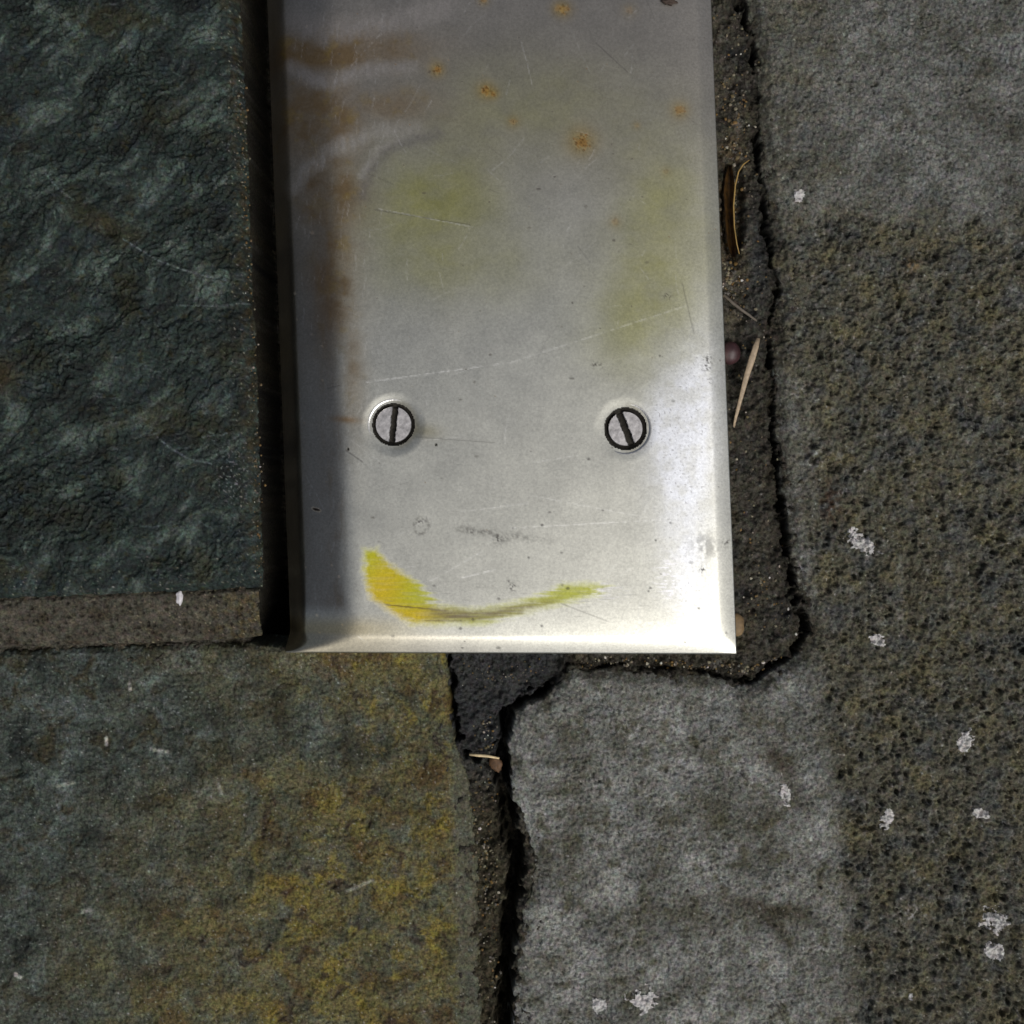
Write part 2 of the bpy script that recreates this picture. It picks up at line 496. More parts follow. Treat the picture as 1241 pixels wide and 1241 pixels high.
# ------------------------------------------------------------------ lower slate, lower left
X, Y = window(SLATE_B, 8)
sd_ = ragged(X, Y, SLATE_B, 151, 4.0, 22)
X2 = X + fbm(X / 50, Y / 50, 155, 3) * 14; Y2 = Y + fbm(X / 50, Y / 50, 158, 3) * 14
z = 0.9 * fbm(X2 / 120, Y2 / 120, 161, 3) + 0.75 * fbm(X2 / 34, Y2 / 34, 164, 4, 0.6) + 0.55 * fbm(X2 / 9, Y2 / 9, 168, 3, 0.65) + 0.6 * fbm(X / 5, Y / 5, 169, 3, 0.7)
t = fbm(X2 / 66, Y2 / 60, 171, 4, 0.6) * 4
z += 0.22 * (np.floor(t) + sstep(0.3, 0.7, t - np.floor(t)))
for (cx, cy, rx, ry, dz) in ((20, 935, 8, 10, -1.5), (395, 945, 20, 14, -0.6), (330, 870, 40, 14, 0.6), (440, 1065, 24, 8, 0.6), (250, 1010, 60, 20, -0.4)):
    z += dz * blob(X2, Y2, cx, cy, rx, ry, -0.4)
margin = sstep(-0.5, 0.5, (X - (547 + 6 * fbm(X / 30, Y / 30, 175, 3) + 0.03 * (Y - 900))) / 9 + 0.9 * fbm(X / 7, Y / 7, 176, 4, 0.65)) * sstep(870, 900, Y)
z = z * (1 - 0.65 * margin) - 0.6 * margin
z -= 1.0 * sstep(7, 0, sd_)
z -= 16 * sstep(0.5, -5, sd_)
z += 0.3
keep = (sd_ > -7) & ~((X > 420) & (X < 525) & (Y < 772))
wx, wy = world_xy(X, Y, 0)
c = np.zeros(X.shape + (3,)) + lin(97, 107, 99)
v = fbm(X2 / 52, Y2 / 52, 181, 5, 0.62)
c = mixc(c, lin(122, 133, 130), sstep(0, 0.4, v) * 0.85)
c = mixc(c, lin(62, 70, 66), sstep(0, 0.4, -v) * 0.85)
reg = 0.04 * 0
reg = sstep(-190, 190, (X - 285) + 0.5 * (Y - 900) + 170 * fbm(X / 95, Y / 95, 185, 4, 0.6))
reg = np.maximum(reg, 0.95 * blob(X, Y, 445, 835, 90, 26, 0.55))
reg = np.maximum(reg, 0.75 * blob(X, Y, 110, 1175, 46, 50))
reg = reg * (1 - 0.8 * blob(X, Y, 395, 900, 75, 46, 0.3)) * (1 - 0.5 * blob(X, Y, 330, 850, 60, 40))
o1 = sstep(-0.3, 0.3, fbm(X2 / 46, Y2 / 46, 191, 6, 0.62))
c = mixc(c, lin(140, 130, 78), reg * (0.3 + 0.6 * o1))
o2 = sstep(0.0, 0.4, fbm(X2 / 55, Y2 / 55, 195, 6, 0.62))
c = mixc(c, lin(124, 98, 56), reg * o2 * 0.7)
o3 = sstep(0.02, 0.35, fbm(X2 / 42, Y2 / 42, 197, 6, 0.62))
c = mixc(c, lin(156, 140, 60), reg * o3 * 0.75 * sstep(180, 400, X))
c = mixc(c, lin(82, 66, 62), reg * sstep(0.15, 0.45, fbm(X2 / 26, Y2 / 26, 199, 4, 0.65)) * 0.7)
c = mixc(c, lin(92, 84, 56), (1 - reg) * sstep(0.0, 0.35, fbm(X2 / 40, Y2 / 40, 201, 6, 0.65)) * 0.75)
c = mixc(c, lin(70, 52, 34), 0.6 * blob(X, Y, 330, 1010, 30, 34) * o1 + 0.5 * blob(X, Y, 520, 960, 14, 50) * o1)
c = mixc(c, lin(116, 118, 102), margin * 0.75)
gl = sstep(0.66, 0.74, perlin(X / 2.8, Y / 2.8, 203)) * 0.45
c = mixc(c, lin(190, 195, 190), gl)
for (x0, y0, x1, y1, k) in ((157, 829, 158, 836, 0.9), (129, 894, 129, 902, 0.9), (183, 908, 203, 911, 0.6), (20, 1180, 26, 1184, 0.9), (70, 953, 90, 948, 0.5), (420, 1080, 452, 1066, 0.5), (100, 1105, 110, 1102, 0.5), (265, 950, 268, 962, 0.5)):
    c = mixc(c, lin(190, 190, 180), k * sstep(3, 1, seg_d(X, Y, (x0, y0), (x1, y1))))
c = mixc(c, lin(150, 158, 150), sstep(0.2, 0.5, fbm(X / 7, Y / 7, 206, 4, 0.7)) * 0.4)
c = mixc(c, lin(44, 46, 40), sstep(0.18, 0.5, fbm(X / 9, Y / 9, 208, 4, 0.7)) * 0.5)
c = punch(c, 1.45)
me = field_mesh("slate_slab", wx, wy, z * MM, keep, {'col': c})
slab_b = link("slate_slab.001", me, M_slate2, pavement, label="flat slate slab stained ochre and rust at the lower left")

# ------------------------------------------------------------------ pitted stone on the right
def rock_height(X, Y):
    sd_ = ragged(X, Y, ROCK, 211, 9.0, 30, 0.25)
    wob = 44 * fbm(X / 60, Y / 60, 215, 6, 0.65)
    lowx = 990 + 0.10 * (Y - 800)
    s2 = sstep(20, -16, X - lowx - wob * 0.55) * sstep(775, 815, Y)
    s1 = sstep(30, -25, Y - 262 - wob * 1.3) * (0.45 + 0.55 * sstep(960, 1060, X + wob))
    s3 = sstep(20, -10, X - 968 - 0.06 * (Y - 500) - wob * 0.6) * 0.5 * sstep(430, 480, Y)
    smooth = np.clip(np.maximum(np.maximum(s1, s2), s3), 0, 1)
    por = 1 - smooth
    wx = X + 5 * fbm(X / 9, Y / 9, 221, 3, 0.6); wy = Y + 5 * fbm(X / 9, Y / 9, 224, 3, 0.6)
    dens = 0.5 + 0.9 * fbm(X / 60, Y / 60, 227, 3)
    wx = wx + 3 * fbm(X / 4, Y / 4, 228, 2); wy = wy + 3 * fbm(X / 4, Y / 4, 229, 2)
    d1, r1 = worley(wx / 10.5, wy / 10.5, 231)
    p1 = sstep(0.04, 0.24, 0.44 * np.clip(r1 * 1.5 - 0.55 + 0.5 * dens, 0, 1.0) - d1 + 0.12) * (r1 > 0.25)
    d2, r2 = worley(wx / 5.4, wy / 5.4, 234)
    p2 = sstep(0.02, 0.24, 0.44 * r2 - d2 + 0.06)
    pits = np.clip(p1 * sstep(-0.3, 0.15, fbm(X / 38, Y / 38, 238, 3)) + p2 * 0.5 * sstep(-0.35, 0.1, fbm(X / 30, Y / 30, 239, 3)), 0, 1.3)
    d3, r3 = worley((X + 8 * fbm(X / 12, Y / 12, 225, 3)) / 30, (Y + 8 * fbm(X / 12, Y / 12, 226, 3)) / 30, 237)
    pits = np.clip(pits + 0.6 * (r3 > 0.75) * sstep(0.3, 0.1, d3), 0, 1.8)
    pits = pits * (0.75 + 0.25 * np.tanh(2 * fbm(X / 5, Y / 5, 240, 3)))
    z = 1.1 * fbm(X / 180, Y / 180, 241, 3)
    z += por * (2.0 * fbm(X / 46, Y / 46, 244, 4, 0.6) + 1.2 * fbm(X / 10, Y / 10, 247, 3, 0.65) + 1.1 * fbm(X / 4.6, Y / 4.6, 248, 3, 0.7) - 1.55 * pits)
    z += smooth * (0.45 * fbm(X / 50, Y / 50, 251, 4, 0.6) + 0.7 * fbm(X / 9, Y / 9, 254, 4, 0.7) + 0.8 * fbm(X / 4.6, Y / 4.6, 255, 3, 0.7) - p2 * (0.35 + 0.5 * sstep(0.0, 0.4, fbm(X / 40, Y / 40, 256, 3))) + 0.25)
    # shallow steps left by broken-off skin
    for (cx, cy, rx, ry, rot, dz) in ((955, 920, 12, 46, -0.55, -1.2), (935, 1115, 70, 12, 0.45, -0.9), (1010, 1170, 20, 50, 0.2, -0.3), (1170, 380, 20, 14, 0.5, -1.3),
                                      (1195, 390, 16, 10, 0.6, 0.8), (1105, 322, 10, 9, 0, 1.6), (680, 1080, 26, 30, 0, -0.5), (1135, 110, 20, 40, 0.3, -0.4)):
        z += dz * blob(X, Y, cx, cy, rx, ry, rot)
    z *= 0.45 + 0.55 * sstep(0, 22, sd_)
    z -= 1.5 * sstep(16, 0, sd_)
    z -= 15 * sstep(0.5, -6, sd_)
    return z + 0.6, sd_, smooth, pits

X, Y = window(ROCK, 8)
z, sd_, smooth, pits = rock_height(X, Y)
keep = sd_ > -8
wx, wy = world_xy(X, Y, 0)
c = np.zeros(X.shape + (3,)) + lin(95, 93, 80)
v = fbm(X / 38, Y / 38, 261, 4, 0.62)
c = mixc(c, lin(112, 106, 78), sstep(0.0, 0.45, v) * 0.7)
c = mixc(c, lin(84, 87, 86), sstep(0.0, 0.4, -v) * 0.8)
c = mixc(c, lin(122, 122, 116), 0.6 * sstep(0.1, 0.45, fbm(X / 20, Y / 20, 263, 4, 0.65)))
c = mixc(c, lin(50, 48, 42), np.clip(pits, 0, 1) * (1 - smooth) * 0.35)
cs = np.zeros(X.shape + (3,)) + lin(118, 119, 114)
v2 = fbm(X / 60, Y / 60, 265, 5, 0.62)
cs = mixc(cs, lin(146, 147, 143), sstep(0.0, 0.4, v2) * 0.8)
cs = mixc(cs, lin(86, 84, 70), sstep(0.0, 0.4, -v2) * 0.75)
v3 = fbm((X + 60 * fbm(X / 110, Y / 110, 292, 3)) / 120, (Y + 60 * fbm(X / 110, Y / 110, 294, 3)) / 44, 296, 4, 0.55)
cs = mixc(cs, lin(154, 155, 150), sstep(0.05, 0.35, v3) * 0.3)
cs = mixc(cs, lin(84, 84, 74), sstep(0.05, 0.35, -v3) * 0.4)
cs = mixc(cs, lin(82, 80, 58), 0.6 * sstep(0.05, 0.4, fbm(X / 24, Y / 24, 267, 4, 0.6)))
cs = mixc(cs, lin(84, 86, 84), 0.35 * sstep(330, 250, Y))
c = c * (1 - smooth[..., None]) + cs * smooth[..., None]
c = mixc(c, lin(66, 58, 40), 0.75 * blob(X, Y, 945, 925, 14, 40, -0.6) + 0.65 * blob(X, Y, 905, 1095, 60, 10, 0.2) + 0.6 * blob(X, Y, 945, 1130, 30, 9, 0.9))
c = mixc(c, lin(94, 60, 36), 0.65 * blob(X, Y, 1008, 610, 12, 26) * sstep(-0.3, 0.2, fbm(X / 8, Y / 8, 269, 3)))
c = mixc(c, lin(140, 118, 82), 0.8 * blob(X, Y, 1105, 322, 9, 8) * sstep(-0.3, 0.2, fbm(X / 5, Y / 5, 271, 3)))
c = mixc(c, lin(84, 90, 98), 0.2 * sstep(0.15, 0.45, fbm(X / 50, Y / 50, 273, 3)))
gl = sstep(0.66, 0.76, perlin(X / 3, Y / 3, 275)) * 0.5
c = mixc(c, lin(170, 170, 165), gl)
w4, r4 = worley(X / 7.5, Y / 7.5, 291)
c = mixc(c, lin(176, 176, 172), (r4 > 0.93) * sstep(0.1 + 2.5 * (r4 - 0.9), 0.05, w4) * 0.6 * sstep(-0.2, 0.3, fbm(X / 40, Y / 40, 298, 3)))
chalk = np.zeros(X.shape)
for (cx, cy, rx, ry) in ((968, 475, 12, 12), (985, 555, 12, 14), (955, 610, 9, 22), (970, 700, 9, 40), (882, 835, 7, 14), (765, 885, 16, 18), (800, 860, 26, 8), (967, 240, 12, 12), (940, 350, 12, 30), (1100, 1105, 20, 12)):
    chalk = np.maximum(chalk, blob(X, Y, cx, cy, rx, ry))
chalk *= sstep(-0.1, 0.45, fbm(X / 7, Y / 7, 277, 4, 0.6))
c = mixc(c, lin(170, 170, 168), chalk * 0.75)
c = punch(c, 1.2)
c = mixc(c, lin(46, 43, 36), 0.7 * soil(X, Y))
me = field_mesh("stone_block", wx, wy, z * MM, keep, {'col': c})
rock = link("stone_block", me, M_rock, pavement, label="dark pitted stone with smoother grey patches, right of and below the plate")

# white lichen crusts: thin raised patches that follow the stone
LICH = [(1042, 657, 30, 15, 0.65), (780, 1211, 20, 20, 0.3), (725, 1216, 12, 13, 0.0), (951, 961, 9, 17, -0.2), (1074, 991, 11, 17, 0.3), (1187, 985, 15, 10, 0.2),
        (1170, 898, 14, 18, 0.5), (1205, 1115, 22, 17, 0.5), (1204, 1152, 20, 14, 0.6), (1103, 1208, 6, 6, 0.0), (1063, 775, 13, 11, 0.0), (968, 238, 9, 11, 0.4)]
for k, (cx, cy, rx, ry, rot) in enumerate(LICH):
    rx, ry = rx * 0.88, ry * 0.88
    pad = max(rx, ry) * 1.9
    X, Y = np.meshgrid(np.arange(cx - pad, cx + pad, 0.9), np.arange(cy - pad, cy + pad, 0.9))
    z, _, _, _ = rock_height(X, Y)
    b = blob(X, Y, cx, cy, rx, ry, rot)
    q = b * 1.25 + (0.9 + 0.3 * math.sin(k * 2.1)) * fbm((X + 37 * k) / (7 + 3 * (k % 4)), Y / (7 + 2.5 * (k % 3)), 281, 5, 0.65) - 0.62
    keep = q > 0
    z = z + 0.02 + 0.28 * sstep(0, 0.25, q) + 0.15 * fbm(X / 4, Y / 4, 283, 2)
    wx, wy = world_xy(X, Y, 0)
    c = np.zeros(X.shape + (3,)) + lin(192, 190, 188)
    c = mixc(c, lin(128, 126, 126), sstep(0.0, 0.5, fbm(X / 6, Y / 6, 285, 3)) * 0.8)
    me = field_mesh("lichen_patch", wx, wy, z * MM, keep, {'col': c})
    link("lichen_patch", me, M_lichen, rock)

# white paint fleck on the mortar strip
def small_lump(name, cx, cy, z, rx, ry, rz, mat, parent=None, seed=0, rot=0.0, sub=3, lump=0.25, **props):
    bm = bmesh.new()
    bmesh.ops.create_icosphere(bm, subdivisions=sub, radius=1)
    co = np.array([v.co[:] for v in bm.verts])
    n = perlin(co[:, 0] * 1.3 + seed, co[:, 1] * 1.3 + co[:, 2] * 0.9, 400 + seed) + 0.5 * perlin(co[:, 0] * 3 + seed, co[:, 1] * 3 + co[:, 2] * 2.1, 410 + seed)
    x0, y0, z0 = P(cx, cy, z)
    cr, sr = math.cos(rot), math.sin(rot)
    for v, k in zip(bm.verts, n):
        p = v.co * (1 + lump * k)
        a, b_ = p.x * rx * S, p.y * ry * S
        v.co = (a * cr - b_ * sr, a * sr + b_ * cr, p.z * rz * S)
    for f in bm.faces:
        f.smooth = True
    me = bpy.data.meshes.new(name); bm.to_mesh(me); bm.free()
    o = link(name, me, mat, parent, **props)
    o.location = (x0, y0, z0)
    return o
M_white = plain_mat('white_paint', lin(205, 202, 205), 0.6, 0.2)
small_lump("paint_fleck", 217.5, 724, 7.6, 4.2, 9.5, 4, M_white, fillet, 3, lump=0.3)

# ------------------------------------------------------------------ steel plate
ZP = 5.6      # height of its flat face, mm
_dd = np.arange(0, 140, 0.5)
_an = np.radians((25 - 11 * np.clip(_dd / 78, 0, 1)) * (1 - np.clip((_dd - 74) / 26, 0, 1) ** 2 * (3 - 2 * np.clip((_dd - 74) / 26, 0, 1))))
_gl = np.cumsum(np.tan(_an)[::-1])[::-1] * 0.5
def prof_left(d, end=1.0):
    g = np.interp(d, _dd, _gl)
    s = 1.8 * np.clip(17 - d, 0, None)
    s = np.where((d > 8) & (d < 26), 1.8 * (26 - d) ** 2 / 36, np.where(d >= 26, 0, s))
    return g * (0.3 + 0.7 * end) + s * end
def prof_edge(d, w, ang, k, w2, ang2):
    t = np.tan(math.radians(ang))
    s = t * np.clip(w - d, 0, None)
    s = np.where((d > w - k) & (d < w + k), t * (w + k - d) ** 2 / (4 * k), s)
    t2 = np.tan(math.radians(ang2))
    return s + t2 * np.clip(w2 - d, 0, None) ** 2 / (2 * w2)
SCREWS = [(477.5, 515), (757.5, 520)]
def plate_z(px, py):
    xl = 318 + 29 * py / 792; xr = 862 + 31 * py / 792
    dl = px - xl; dr = xr - px
    yb = 791 + 2 * (px - 347) / 546
    db = yb - py
    L = prof_left(dl, sstep(-4, 26, db))
    Rr = prof_edge(dr, 21, 12, 2.5, 85, 8)
    B = prof_edge(db, 20, 16, 2.5, 75, 7)
    k = 2.0
    drop = np.log(np.exp(np.clip(L / k, -50, 60)) + np.exp(np.clip(Rr / k, -50, 60)) + np.exp(np.clip(B / k, -50, 60))) * k - k * math.log(3)
    z = ZP - drop * 0.2
    z = z + 0.05 * fbm(px / 150, py / 150, 501, 2) + 0.004 * fbm(px / 40, py / 40, 505, 2)
    for (sx, sy) in SCREWS:
        r = np.hypot(px - sx, py - sy)
        z = z - (0.20 if sx < 600 else 0.08) * sstep(40, 25, r)
    return z, dl, dr, db

us = np.concatenate([np.linspace(0, 1, 440)])
vy = axis(-560, 792, 1.3, -30, 790)
vy = np.concatenate([vy[vy < 789.5], [791]])
U_, VY = np.meshgrid(us, vy)
PX = 318 + 29 * VY / 792 + U_ * (544 + 2 * VY / 792)
PY = np.where(VY >= 700, 700 + (VY - 700) / 91 * (91 + 2 * (PX - 347) / 546), VY)
z, dl, dr, db = plate_z(PX, PY)
X, Y = PX, PY
# --- marks on the steel
c = np.zeros(X.shape + (3,)) + lin(206, 206, 196)
metal = np.ones(X.shape); rough = np.full(X.shape, 0.33)
cl = fbm(X / 60, Y / 60, 511, 5, 0.6)
c *= (1 + 0.035 * cl)[..., None]
# upper half painted duller, for the darker sky reflected there
sky_dim = sstep(470, 60, Y + 60 * fbm(X / 120, Y / 120, 515, 3))
c = mixc(c, lin(140, 135, 130), sky_dim * 0.85)
rough += 0.10 * sky_dim
# yellow-green tarnish
gm = 0.9 * blob(X, Y, 520, 240, 85, 55) + 0.6 * blob(X, Y, 545, 320, 110, 50) + 0.8 * blob(X, Y, 800, 290, 60, 120) + 0.5 * blob(X, Y, 760, 400, 60, 60) + 0.45 * blob(X, Y, 640, 130, 120, 60)
gm = np.clip(gm, 0, 1) * (0.65 + 0.35 * sstep(-0.4, 0.4, fbm(X / 60, Y / 45, 521, 5, 0.6)))
c = mixc(c, lin(170, 168, 88), gm * 0.85)
# brown tarnish with pale rubbed swirls at the upper left
by = sstep(-0.25, 0.3, fbm(X / 60, Y / 50, 525, 5, 0.6) + 0.1)
bm_ = np.maximum.reduce([blob(X, Y, 405, 62, 95, 26), blob(X, Y, 380, 150, 60, 55), 0.95 * blob(X, Y, 398, 235, 42, 60), 0.8 * blob(X, Y, 405, 340, 34, 90), 0.55 * blob(X, Y, 428, 450, 16, 90), 0.5 * blob(X, Y, 470, 130, 60, 24)])
sw = np.zeros(X.shape)
for pts, w in (([(352, 22), (400, 42), (470, 30), (540, 12)], 20), ([(352, 78), (372, 95), (400, 104), (440, 88), (500, 84)], 12), ([(352, 228), (372, 205), (410, 180), (455, 165), (505, 158)], 13), ([(440, 215), (455, 185), (490, 168)], 7)):
    d = line_d(X + 5 * fbm(X / 20, Y / 20, 531, 3), Y + 5 * fbm(X / 20, Y / 20, 532, 3), pts)
    sw = np.maximum(sw, sstep(w * 1.25, 0, d) * (0.6 + 0.4 * sstep(-0.3, 0.3, fbm(X / 6, Y / 22, 533, 3))))
bm_ = np.clip(bm_ * 1.5, 0, 1) * (1 - 0.85 * sw) * (0.65 + 0.35 * by)
c = mixc(c, lin(116, 98, 72), bm_ * 0.95)
c = mixc(c, lin(150, 128, 60), 0.4 * bm_ * sstep(0.05, 0.4, fbm(X / 30, Y / 26, 535, 4, 0.6)))
c = mixc(c, lin(148, 143, 146), sw * 0.3)
d = line_d(X + 4 * fbm(X / 16, Y / 16, 536, 3), Y + 4 * fbm(X / 16, Y / 16, 537, 3), [(440, 240), (447, 210), (466, 186), (500, 172), (530, 166)])
c = mixc(c, lin(116, 110, 116), 0.4 * sstep(14, 0, d) * (0.6 + 0.4 * sstep(-0.3, 0.3, fbm(X / 5, Y / 5, 538, 3))))
rough += 0.12 * bm_ + 0.1 * sw
# dark reflection of the slate painted on the left fold, with brown tarnish streaks
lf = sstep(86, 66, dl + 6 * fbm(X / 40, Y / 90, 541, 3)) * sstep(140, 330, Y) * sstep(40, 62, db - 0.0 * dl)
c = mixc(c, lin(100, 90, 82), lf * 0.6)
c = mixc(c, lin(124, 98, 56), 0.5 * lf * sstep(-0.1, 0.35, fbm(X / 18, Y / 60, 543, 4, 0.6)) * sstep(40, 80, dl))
# bare scuffed oxide on the right
ox = np.clip(1.2 * blob(X, Y, 828, 560, 34, 110) + 0.9 * blob(X, Y, 815, 520, 34, 50) + 0.5 * blob(X, Y, 850, 460, 20, 60) + 0.8 * blob(X, Y, 830, 700, 20, 40), 0, 1)
ox *= 0.55 + 0.45 * sstep(-0.35, 0.25, fbm(X / 26, Y / 26, 545, 4, 0.65))
c = mixc(c, lin(226, 230, 240), np.clip(ox, 0, 1) * 0.75)
rough += 0.10 * ox
spk = sstep(0.5, 0.68, perlin(X / 3.2, Y / 3.2, 547)) * (ox * 0.6 + 0.05) * sstep(20, 30, dl)
c = mixc(c, lin(90, 84, 84), spk * 0.8)
# tan film on the lower left edge
c = mixc(c, lin(196, 182, 140), 0.75 * sstep(52, 30, db) * sstep(560, 400, X))
c = mixc(c, lin(214, 208, 190), 0.5 * sstep(26, 20, db) * sstep(700, 500, X))
# yellow paint smear
YP = [(440, 665), (458, 664), (470, 679), (487, 692), (507, 704), (522, 720), (530, 731), (551, 734), (586, 736), (615, 731), (649, 723), (664, 716), (678, 706), (733, 706),
      (722, 722), (678, 733), (632, 743), (588, 757), (501, 757), (487, 750), (449, 726), (442, 700)]
stx = X + (3 + 24 * sstep(470, 540, X)) * fbm(X / 60, Y / 4.0, 551, 3, 0.6) + 4 * fbm(X / 9, Y / 9, 552, 2)
sty = Y + 2.5 * fbm(X / 20, Y / 8, 553, 3)
sy = poly_sdf(stx, sty, YP)
yel = sstep(-5.5, 8.5, sy + 3 * fbm(X / 5, Y / 3, 555, 3, 0.7))
stre = 0.78 + 0.22 * sstep(-0.35, 0.15, fbm(X / 40, Y / 2.6, 557, 2))
ya = yel * (0.55 + 0.45 * stre) * (0.86 + 0.14 * sstep(560, 470, X)) 
core = np.clip(blob(X, Y, 462, 715, 30, 50, 0.5) + blob(X, Y, 505, 745, 36, 12), 0, 1)
ycol = mixc(np.zeros(X.shape + (3,)) + lin(168, 172, 10), lin(192, 168, 0), core)
dk = sstep(15, 2, np.abs(Y - np.interp(X, [500, 550, 600, 650, 700], [741, 744, 743, 737, 725])) ) * sstep(500, 545, X) * sstep(690, 640, X) * yel
dk *= 0.7 + 0.3 * sstep(-0.2, 0.2, fbm(X / 30, Y / 2.2, 561, 2))
ycol = mixc(ycol, lin(98, 80, 36), dk * 0.95)
thin = np.maximum(sstep(1.3, 0.4, np.abs(Y - (731 + 9 * ((X - 455) / 90) ** 1.0 * 1.0))) * sstep(452, 470, X) * sstep(560, 530, X), sstep(1.2, 0.4, np.abs(Y - 751.5 - 0.015 * (X - 500))) * sstep(508, 520, X) * sstep(575, 545, X)) * yel
ycol = mixc(ycol, lin(92, 74, 14), thin * 0.8)
ya = np.clip(ya, 0, 0.96)[..., None]
c = c * (1 - ya) + ycol * ya
metal *= 1 - 0.92 * ya[..., 0]
rough += 0.2 * ya[..., 0]
# rust
for (cx, cy, r, k) in ((705, 174, 13, 1), (589, 112, 8, 1), (598, 116, 5, .9), (530, 87, 7, 1), (683, 14, 8, .8), (676, 13, 6, .6), (823, 136, 8, .8), (622, 150, 6, .6), (745, 271, 6, .45), (586, 3, 5, .7), (771, 154, 4, .4), (806, 210, 5, .3), (762, 15, 7, .3)):
    r *= 0.85
    b = blob(X, Y, cx, cy, r, r)
    halo = blob(X, Y, cx, cy, r * 1.6, r * 1.6)
    c = mixc(c, lin(178, 150, 74), halo * 0.65 * k)
    rr = sstep(0.0, 0.22, b * 0.9 + 0.7 * fbm(X / 5.2, Y / 5.2, 571, 3, 0.7) - 0.42)
    c = mixc(c, lin(116, 82, 36), rr * k * 0.8)
    dd = sstep(0.0, 0.2, fbm(X / 3, Y / 3, 573, 2) - 0.12) * b
    c = mixc(c, lin(60, 34, 14), dd * k)
    metal *= 1 - 0.85 * np.clip(rr * k, 0, 1)
# orange stain left of the left screw, olive wash right of it
c = mixc(c, lin(150, 108, 40), 0.6 * blob(X, Y, 420, 509, 16, 4, 0.08))
c = mixc(c, lin(150, 138, 84), 0.45 * blob(X, Y, 515, 523, 20, 9, 0.1))
# grime marks
gr = np.zeros(X.shape)
ring = np.abs(np.hypot((X - 511), (Y - 637) * 0.95) - 8.5)
gr = np.maximum(gr, sstep(3.6, 0.8, ring + 2 * fbm(X / 7, Y / 7, 579, 3)) * 0.7 * sstep(-0.3, 0.15, fbm(X / 5, Y / 5, 580, 3)))
sm = line_d(X, Y, [(556, 640), (580, 644), (597, 646), (607, 653), (625, 649), (645, 653), (672, 655)])
gr = np.maximum(gr, sstep(9, 0, sm + 3 * fbm(X / 10, Y / 10, 582, 3)) * (0.8 * sstep(700, 600, X)) * sstep(-0.35, 0.35, fbm(X / 6, Y / 6, 581, 4, 0.7)))
for (cx, cy, r) in ((603, 652, 7), (509, 632, 5), (621, 711, 5), (617, 705, 2.5), (720, 443, 4), (726, 444, 4), (735, 455, 2), (858, 437, 6), (856, 445, 5), (860, 462, 3), (808, 360, 5), (880, 658, 5), (850, 690, 4)):
    gr = np.maximum(gr, 1.2 * blob(X, Y, cx, cy, r, r) * sstep(-0.05, 0.25, fbm(X / 3.2, Y / 3.2, 583, 2)))
gp = np.clip(1.3 * blob(X, Y, 854, 662, 17, 14, 0.4), 0, 1) * sstep(-0.25, 0.1, fbm(X / 9, Y / 9, 585, 3))
gr = np.maximum(gr, 0.45 * gp)
R = random.Random(11)
for i in range(150):
    cx = R.uniform(350, 890); cy = R.uniform(-20, 785); r = R.choice([0.9, 1.1, 1.3, 1.8]); e = R.uniform(0.8, 1.9)
    ii = np.where((vy > cy - 8) & (vy < cy + 8))[0]
    if len(ii) == 0: continue
    s = slice(ii[0], ii[-1] + 1)
    gr[s] = np.maximum(gr[s], R.uniform(0.4, 0.95) * sstep(1.3, 0.6, np.hypot((X[s] - cx) / (r * e), (Y[s] - cy) / r)))
gr = gr * sstep(20, 30, dl)
c = mixc(c, lin(52, 48, 48), np.clip(gr, 0, 1) * 0.85)
metal *= 1 - 0.8 * np.clip(gr, 0, 1)
gb = sstep(1.2, 0.7, np.hypot((X - 383) / 6, (Y - 617.5 - 0.25 * (X - 383)) / 2.2))
gb = np.maximum(gb, sstep(1.2, 0.7, np.hypot((X - 529) / 2, (Y - 539.5) / 2)))
gb = np.maximum(gb, sstep(1.2, 0.7, np.hypot((X - 423) / 2, (Y - 545) / 2.4)))
c = mixc(c, lin(20, 18, 18), gb); metal *= 1 - gb
# grime round screws
for (sx, sy_) in SCREWS:
    r = np.hypot(X - sx, Y - sy_)
    c = mixc(c, lin(128, 120, 90), 0.45 * sstep(34, 27, r) * sstep(-10, 12, X - sx))
# scratches
scl = np.zeros(X.shape); scd = np.zeros(X.shape)
def scratch(arr, x0, y0, x1, y1, k, w=1.0, bend=0.0):
    lo, hi = min(y0, y1) - 10, max(y0, y1) + 10
    ii = np.where((vy > lo) & (vy < hi))[0]
    if len(ii) == 0: return
    s = slice(ii[0], ii[-1] + 1)
    mx, my = (x0 + x1) / 2 + bend * (y1 - y0), (y0 + y1) / 2 - bend * (x1 - x0)
    d = line_d(X[s], Y[s], [(x0, y0), (mx, my), (x1, y1)])
    arr[s] = np.maximum(arr[s], k * sstep(w * 1.2, w * 0.3, d))
for i in range(150):
    x0 = R.uniform(345, 890); y0 = R.uniform(-20, 780); a = R.gauss(0.0, 0.9) if R.random() < .5 else R.gauss(1.9, 0.25); L = R.uniform(8, 60) * (0.5 if R.random() < .6 else 1)
    scratch(scl if R.random() < .75 else scd, x0, y0, x0 + L * math.cos(a), y0 + L * math.sin(a), R.uniform(0.06, 0.3), 0.8, R.uniform(-.06, .06))
for i in range(260):                                     # fine hatching on the left fold and left half
    x0 = R.uniform(356, 470); y0 = R.uniform(0, 770); L = R.uniform(6, 22); a = R.gauss(1.75, 0.15)
    scratch(scl, x0, y0, x0 + L * math.cos(a), y0 + L * math.sin(a), R.uniform(0.06, 0.22), 0.8)
for s in ((445, 464, 620, 440, .5), (620, 440, 830, 372, .35), (460, 255, 575, 277, .45), (500, 535, 560, 530, .3), (700, 552, 640, 562, .35), (620, 640, 800, 630, .4), (560, 700, 600, 690, .5), (520, 705, 585, 668, .4), (640, 600, 850, 640, .25), (560, 620, 640, 610, .3)):
    scratch(scl, *s)
